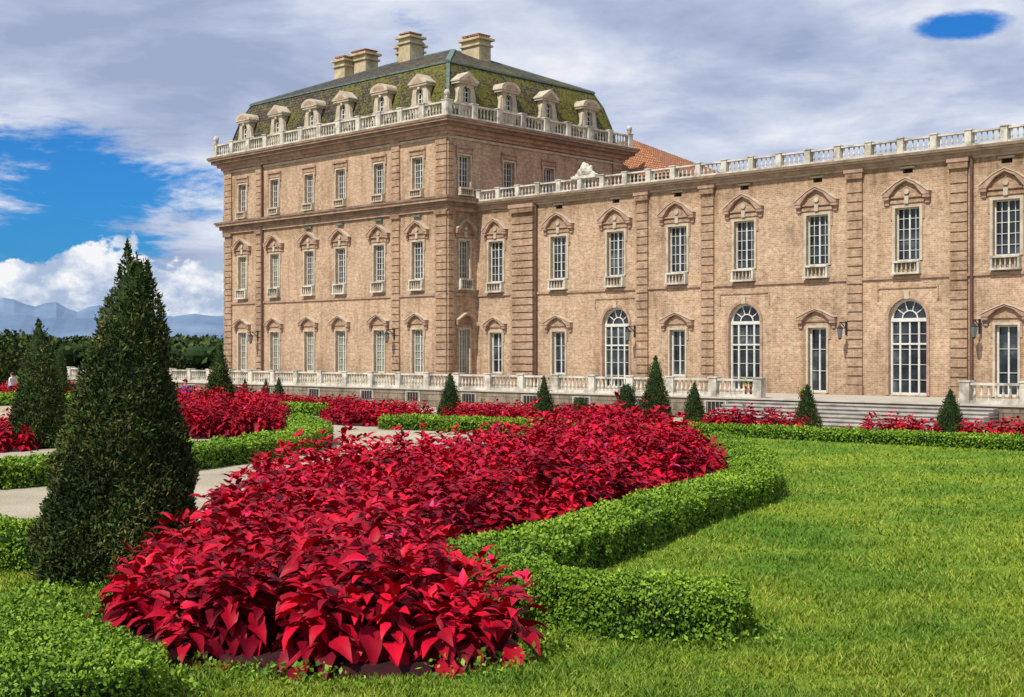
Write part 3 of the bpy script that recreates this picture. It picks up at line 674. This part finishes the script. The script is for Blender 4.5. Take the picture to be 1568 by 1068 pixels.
for (x,y,h,r) in [(-2.7,57,2.06,.57),(1.27,52,2.04,.48),(5.5,50,2.85,.64),(7.4,53,1.75,.5),(11.2,49.6,1.75,.52),(15.26,45.5,1.68,.56)]: topiary(x,y,h,r,.09,1300,.75,tips=[(0,0,h-.1,.12)])
topiary(4.5,51.5,1.72,.52,.09,1300,.4); topiary(2.75,53,1.15,.4,.09,1300,.4,'topiary_bush')
for (x,y,h,r) in [(-13.9,68,1.64,.35),(-13,69,1.6,.33),(-12.5,70,1.6,.42),(-27.7,80,3.2,.75),(-30,72,2.6,.7)]: topiary(x,y,h,r,.12,500,.7)
# ------------------------------------------------------------ GRASS
MS=smoothpoly(MAIN,True,4)
def grass(n,y0,y1,hs):
    iy=rng.uniform(1/y1,1/y0,n); y=1/iy; x=(rng.uniform(-.62,.62,n))*y
    k=pip(x,y,LAWN)&~pip(x,y,MS); x=x[k];y=y[k];n=len(x)
    tuft=np.array([noise.noise(Vector((a*1.3,b*1.3,0)))+.8*noise.noise(Vector((a*5,b*5,3))) for a,b in zip(x,y)])
    h=hs*(.5+.8*rng.random(n))*np.clip(1+.7*tuft,.3,2)*(1+ (y-10)*.008)
    w=.004+.0005*y
    an=rng.random(n)*6.28; ln=rng.normal(size=(n,2))*.6
    V=np.empty((n,3,3)); V[:,0]=np.c_[x-np.cos(an)*w,y-np.sin(an)*w,np.zeros(n)]; V[:,1]=np.c_[x+np.cos(an)*w,y+np.sin(an)*w,np.zeros(n)]
    V[:,2]=np.c_[x+ln[:,0]*h,y+ln[:,1]*h,h]
    return V.reshape(-1,3),n
V1,n1=grass(430000,9,48,.055)
npmesh('grass',V1,np.arange(n1*3).reshape(-1,3),rng.random(n1),M['blade'])
k=24000; x=rng.uniform(-6.2,3.2,k); y=rng.uniform(11,19,k)
dB=edist(x,y,MS); hp=np.array(smoothpoly(H2,False,8))
dH=np.min(np.hypot(x[:,None]-hp[None,:,0],y[:,None]-hp[None,:,1]),axis=1)
nz=np.array([noise.noise(Vector((a*1.5,b*1.5,5))) for a,b in zip(x,y)])
kp=((dB<.5)&(nz>-.2)|(dH<.75)&(nz>-.1)|((x<-2.4)&(nz>-.15)))&~pip(x,y,MS); x=x[kp];y=y[kp];nz=nz[kp]
P=np.c_[x,y,.03+rng.random(len(x))*(.08+.14*np.clip(nz+.2,0,1))]; V,Tt,r=leaves(P,np.tile([0,0,1.],(len(x),1)),.06,.6,.3)
npmesh('weeds',V,Tt,r,M['box'])
# ------------------------------------------------------------ DISTANT TREES, MOUNTAINS
Ps=[];Ns=[];core=MB();trk=MB()
def crown(x,y,h,r,nl,ls):
    k=6
    trk.add([(x+q*math.cos(2*math.pi*i/k),y+q*math.sin(2*math.pi*i/k),z) for q,z in ((.3,0),(.16,h*.5)) for i in range(k)],[(i,(i+1)%k,(i+1)%k+k,i+k) for i in range(k)])
    for b in range(5):
        bx=x+random.uniform(-.5,.5)*r; by=y+random.uniform(-.5,.5)*r; bz=h*random.uniform(.45,.75); br=r*random.uniform(.45,.7); bh=min(h-bz,br)
        ball(core,bx,by,bz,br*.8,.9*bh/br)
        P=nrm(rng.normal(size=(nl//5,3))); Ns.append(P); Ps.append(P*np.array([br,br,bh])*(.85+.3*rng.random((nl//5,1)))+np.array([bx,by,bz]))
for i in range(170):
    y=random.uniform(190,330); k=random.uniform(-.62,-.12); crown(k*y,y,(2.4+.0125*y)*random.uniform(.85,1.15),random.uniform(3.5,6),200,1)
for i in range(110):
    y=random.uniform(200,330); k=random.uniform(-.12,.75); crown(k*y,y,5.5*random.uniform(.85,1.12),random.uniform(3.5,6),110,1)
P=np.concatenate(Ps);N=np.concatenate(Ns); V,Tt,r=leaves(P,N,1.0,.7)
e=empty('distant_trees'); npmesh('leaves',V,Tt,r,M['tree'],e); core.obj('crown_cores',M['core'],e); trk.obj('trunks',M['bark'],e)
Ps=[];Ns=[];core=MB();trk=MB()
for (x,y,h,r) in [(-44,112,4.8,3),(-41,116,4.6,2.6),(-48,110,5.2,3.2),(-37,122,3.9,2.2),(-34.5,120,3.2,1.8),(-53,115,5,3),(-31,118,2.8,1.6),(-42.5,106,3.8,2.2)]: crown(x,y,h,r,1400,.4)
P=np.concatenate(Ps);N=np.concatenate(Ns); V,Tt,r=leaves(P,N,.42,.7)
e=empty('garden_trees'); npmesh('leaves',V,Tt,r,M['tree'],e); core.obj('crown_cores',M['core'],e); trk.obj('trunks',M['bark'],e)
mb=MB(); n=220
for D,s0,s1,ph in ((6000,190,110,1.0),(7800,330,170,9.0)):
    o0=len(mb.v)
    for i in range(n+1):
        k=-.9+1.8*i/n
        t=min(max((k+.42)/.25,0),1); h=s0*(1-t)+s1*t
        if k>-.17: h=s1*max(.35,1-(k+.17)*3)
        h*=1+.35*noise.noise(Vector((k*16,ph,0)))+.16*noise.noise(Vector((k*55,ph+2,0)))
        mb.v+= [(k*D,D,0),(k*D*1.03,D+300,h*.55),(k*D*1.08,D+700,h*1.1)]
        if i: o=o0+3*(i-1); mb.f+=[(o,o+3,o+4,o+1),(o+1,o+4,o+5,o+2)]
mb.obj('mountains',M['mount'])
# ------------------------------------------------------------ PEOPLE
def person(x,y,rz,shirt,pants,hair):
    J=[(0,0,.95),(0,0,1.18),(0,0,1.40),(0,0,1.52),(0,.01,1.60),(0,.01,1.70),
       (.10,0,.90),(.11,.02,.50),(.11,-.02,.08),(.12,.12,.04),(-.10,0,.90),(-.11,.06,.50),(-.11,-.08,.08),(-.12,.06,.04),
       (.19,0,1.40),(.25,-.02,1.12),(.24,.10,.90),(.24,.15,.80),(-.19,0,1.40),(-.25,-.03,1.12),(-.25,.06,.88),(-.25,.09,.79)]
    rd=[.13,.125,.14,.055,.085,.075,.09,.06,.042,.035,.09,.06,.042,.035,.06,.045,.033,.03,.06,.045,.033,.03]
    E=[(0,1),(1,2),(2,3),(3,4),(4,5),(0,6),(6,7),(7,8),(8,9),(0,10),(10,11),(11,12),(12,13),(2,14),(14,15),(15,16),(16,17),(2,18),(18,19),(19,20),(20,21)]
    for s,b in ((1,17),(-1,21)):
        hx,hy,hz=J[b]
        for q in range(5):
            J.append((hx+s*(-.02+.0*q),hy-.03+.018*q,hz-.05)); rd.append(.009); E.append((b,len(J)-1))
            J.append((hx+s*(-.03),hy-.03+.02*q+.01,hz-.09+.008*abs(q-2)+(.03 if q==4 else 0))); rd.append(.008); E.append((len(J)-2,len(J)-1))
    me=bpy.data.meshes.new('body'); me.from_pydata(J,E,[]); o=bpy.data.objects.new('body',me); col.objects.link(o)
    s=o.modifiers.new('s','SKIN'); 
    for i,rr in enumerate(rd): me.skin_vertices[0].data[i].radius=(rr,rr*.8 if i in(0,1,2) else rr)
    me.skin_vertices[0].data[0].use_root=True
    u=o.modifiers.new('u','SUBSURF'); u.levels=2; u.render_levels=2
    m,nt,N_,L_=newmat('clothing_mat'); v=objc(nt); sp=N_.new('ShaderNodeSeparateXYZ'); L_.new(v,sp.inputs[0])
    zf=mth(nt,'MULTIPLY',sp.outputs[2],.5)
    c=ramp(nt,zf,[(0,(.03,.025,.02)),(.045,pants),(.475,shirt),(.735,(.5,.3,.22))],'CONSTANT')
    ax=mth(nt,'ABSOLUTE',sp.outputs[0]); hand=mth(nt,'MULTIPLY',mth(nt,'GREATER_THAN',ax,.18),mth(nt,'LESS_THAN',sp.outputs[2],.98))
    out(nt,princ(nt,mixc(nt,hand,c,(.5,.3,.22)),.8)); me.materials.append(m)
    e=empty('person',(x,y,0),rz); o.parent=e
    hm,hn,_,_=newmat('hair_mat'); out(hn,princ(hn,hair,.6)); h=MB(); ball(h,0,-.02,1.70,.098,1.0); h.obj('hair',hm,e,True)
    f=MB(); ball(f,0,.095,1.635,.014,1.3); ball(f,.035,.085,1.66,.01); ball(f,-.035,.085,1.66,.01); f.obj('face_details',hm,e)
person(-15.0,60,2.6,(.04,.09,.30),(.03,.04,.08),(.04,.025,.015))
person(-31,81,1.2,(.7,.7,.68),(.06,.07,.1),(.06,.04,.02))
person(-30.2,81.6,1.5,(.35,.06,.05),(.05,.05,.06),(.03,.02,.015))
# ------------------------------------------------------------ LIGHT + SKY
EL=R(50); hx,hy=-.6,-.8
sd=Vector((hx*math.cos(EL),hy*math.cos(EL),math.sin(EL)))
sl=bpy.data.lights.new('sun','SUN'); sl.energy=4.7; sl.angle=R(.7); sl.color=(1,.95,.86)
so_=bpy.data.objects.new('sun',sl); so_.rotation_euler=sd.to_track_quat('Z','Y').to_euler(); col.objects.link(so_)
w=bpy.data.worlds.new('World'); sc.world=w; w.use_nodes=True; nt=w.node_tree; nt.nodes.clear(); N=nt.nodes; L=nt.links
sky=N.new('ShaderNodeTexSky'); sky.sky_type='NISHITA'; sky.sun_disc=False; sky.sun_elevation=EL; sky.sun_rotation=math.atan2(hx,hy)%(2*math.pi)
tc=N.new('ShaderNodeTexCoord').outputs['Generated']; s=N.new('ShaderNodeSeparateXYZ'); L.new(tc,s.inputs[0])
X,Y,Z=s.outputs
zc=mth(nt,'MAXIMUM',Z,0.0); den=mth(nt,'ADD',zc,.16)
cb=N.new('ShaderNodeCombineXYZ'); L.new(mth(nt,'DIVIDE',X,den),cb.inputs[0]); L.new(mth(nt,'DIVIDE',Y,den),cb.inputs[1]); cb.inputs[2].default_value=3.7
P_=cb.outputs[0]
n1=noise_n(nt,P_,1.3,10,.66,.2); n2=noise_n(nt,P_,2.2,9,.58,.25)
mp=N.new('ShaderNodeMapping'); mp.inputs['Location'].default_value=(5,2,9); L.new(P_,mp.inputs[0]); n3=noise_n(nt,mp.outputs[0],1.0,6,.55,.3)
def blob(cx,cz,rx,rz):
    a=mth(nt,'DIVIDE',mth(nt,'SUBTRACT',X,cx),rx); b=mth(nt,'DIVIDE',mth(nt,'SUBTRACT',Z,cz),rz)
    d=mth(nt,'ADD',mth(nt,'MULTIPLY',a,a),mth(nt,'MULTIPLY',b,b))
    return mth(nt,'MULTIPLY',mth(nt,'SUBTRACT',1.0,mth(nt,'MULTIPLY',d,.5),clamp=True),mth(nt,'GREATER_THAN',Y,0))
b1=blob(-.35,.113,.14,.065); b2=blob(.315,.229,.032,.011)
cov=mth(nt,'MULTIPLY_ADD',n1,3.4,-.80)
cov=mth(nt,'SUBTRACT',cov,mth(nt,'MULTIPLY',b1,1.15)); cov=mth(nt,'SUBTRACT',cov,mth(nt,'MULTIPLY',b2,1.1))
mask=N.new('ShaderNodeMapRange'); mask.interpolation_type='SMOOTHSTEP'; L.new(cov,mask.inputs[0]); mask.inputs[1].default_value=-.05; mask.inputs[2].default_value=.45
mc=N.new('ShaderNodeMapping'); mc.inputs['Scale'].default_value=(1,1,1.5); L.new(tc,mc.inputs[0])
cu=noise_n(nt,mc.outputs[0],13,10,.58,.15)
hb=mth(nt,'MULTIPLY',mth(nt,'SUBTRACT',.092,Z),5.0)
cuv=mth(nt,'ADD',cu,mth(nt,'MINIMUM',hb,.17))
mk2=N.new('ShaderNodeMapRange'); mk2.interpolation_type='SMOOTHSTEP'; L.new(cuv,mk2.inputs[0]); mk2.inputs[1].default_value=.585; mk2.inputs[2].default_value=.63
skyc=mixc(nt,1.0,sky.outputs[0],(.13,.58,1.2),'MULTIPLY')
cc=ramp(nt,mth(nt,'ADD',mth(nt,'MULTIPLY',n2,.5),mth(nt,'MULTIPLY',n3,.5)),[(.41,(3.5,4.1,6.0)),(.48,(4.7,5.4,7.2)),(.55,(6.8,7.3,8.6)),(.62,(9.2,9.3,9.6))])
cuc=ramp(nt,noise_n(nt,mc.outputs[0],24,8,.6),[(.40,(4.2,5.2,7.0)),(.5,(7.0,7.6,8.6)),(.57,(9.7,9.7,9.8))])
c=mixc(nt,mask.outputs[0],skyc,cc); c=mixc(nt,mth(nt,'MULTIPLY',mk2.outputs[0],.94),c,cuc)
bg=N.new('ShaderNodeBackground'); bg.inputs[1].default_value=.1; L.new(c,bg.inputs[0])
wo=N.new('ShaderNodeOutputWorld'); L.new(bg.outputs[0],wo.inputs[0])
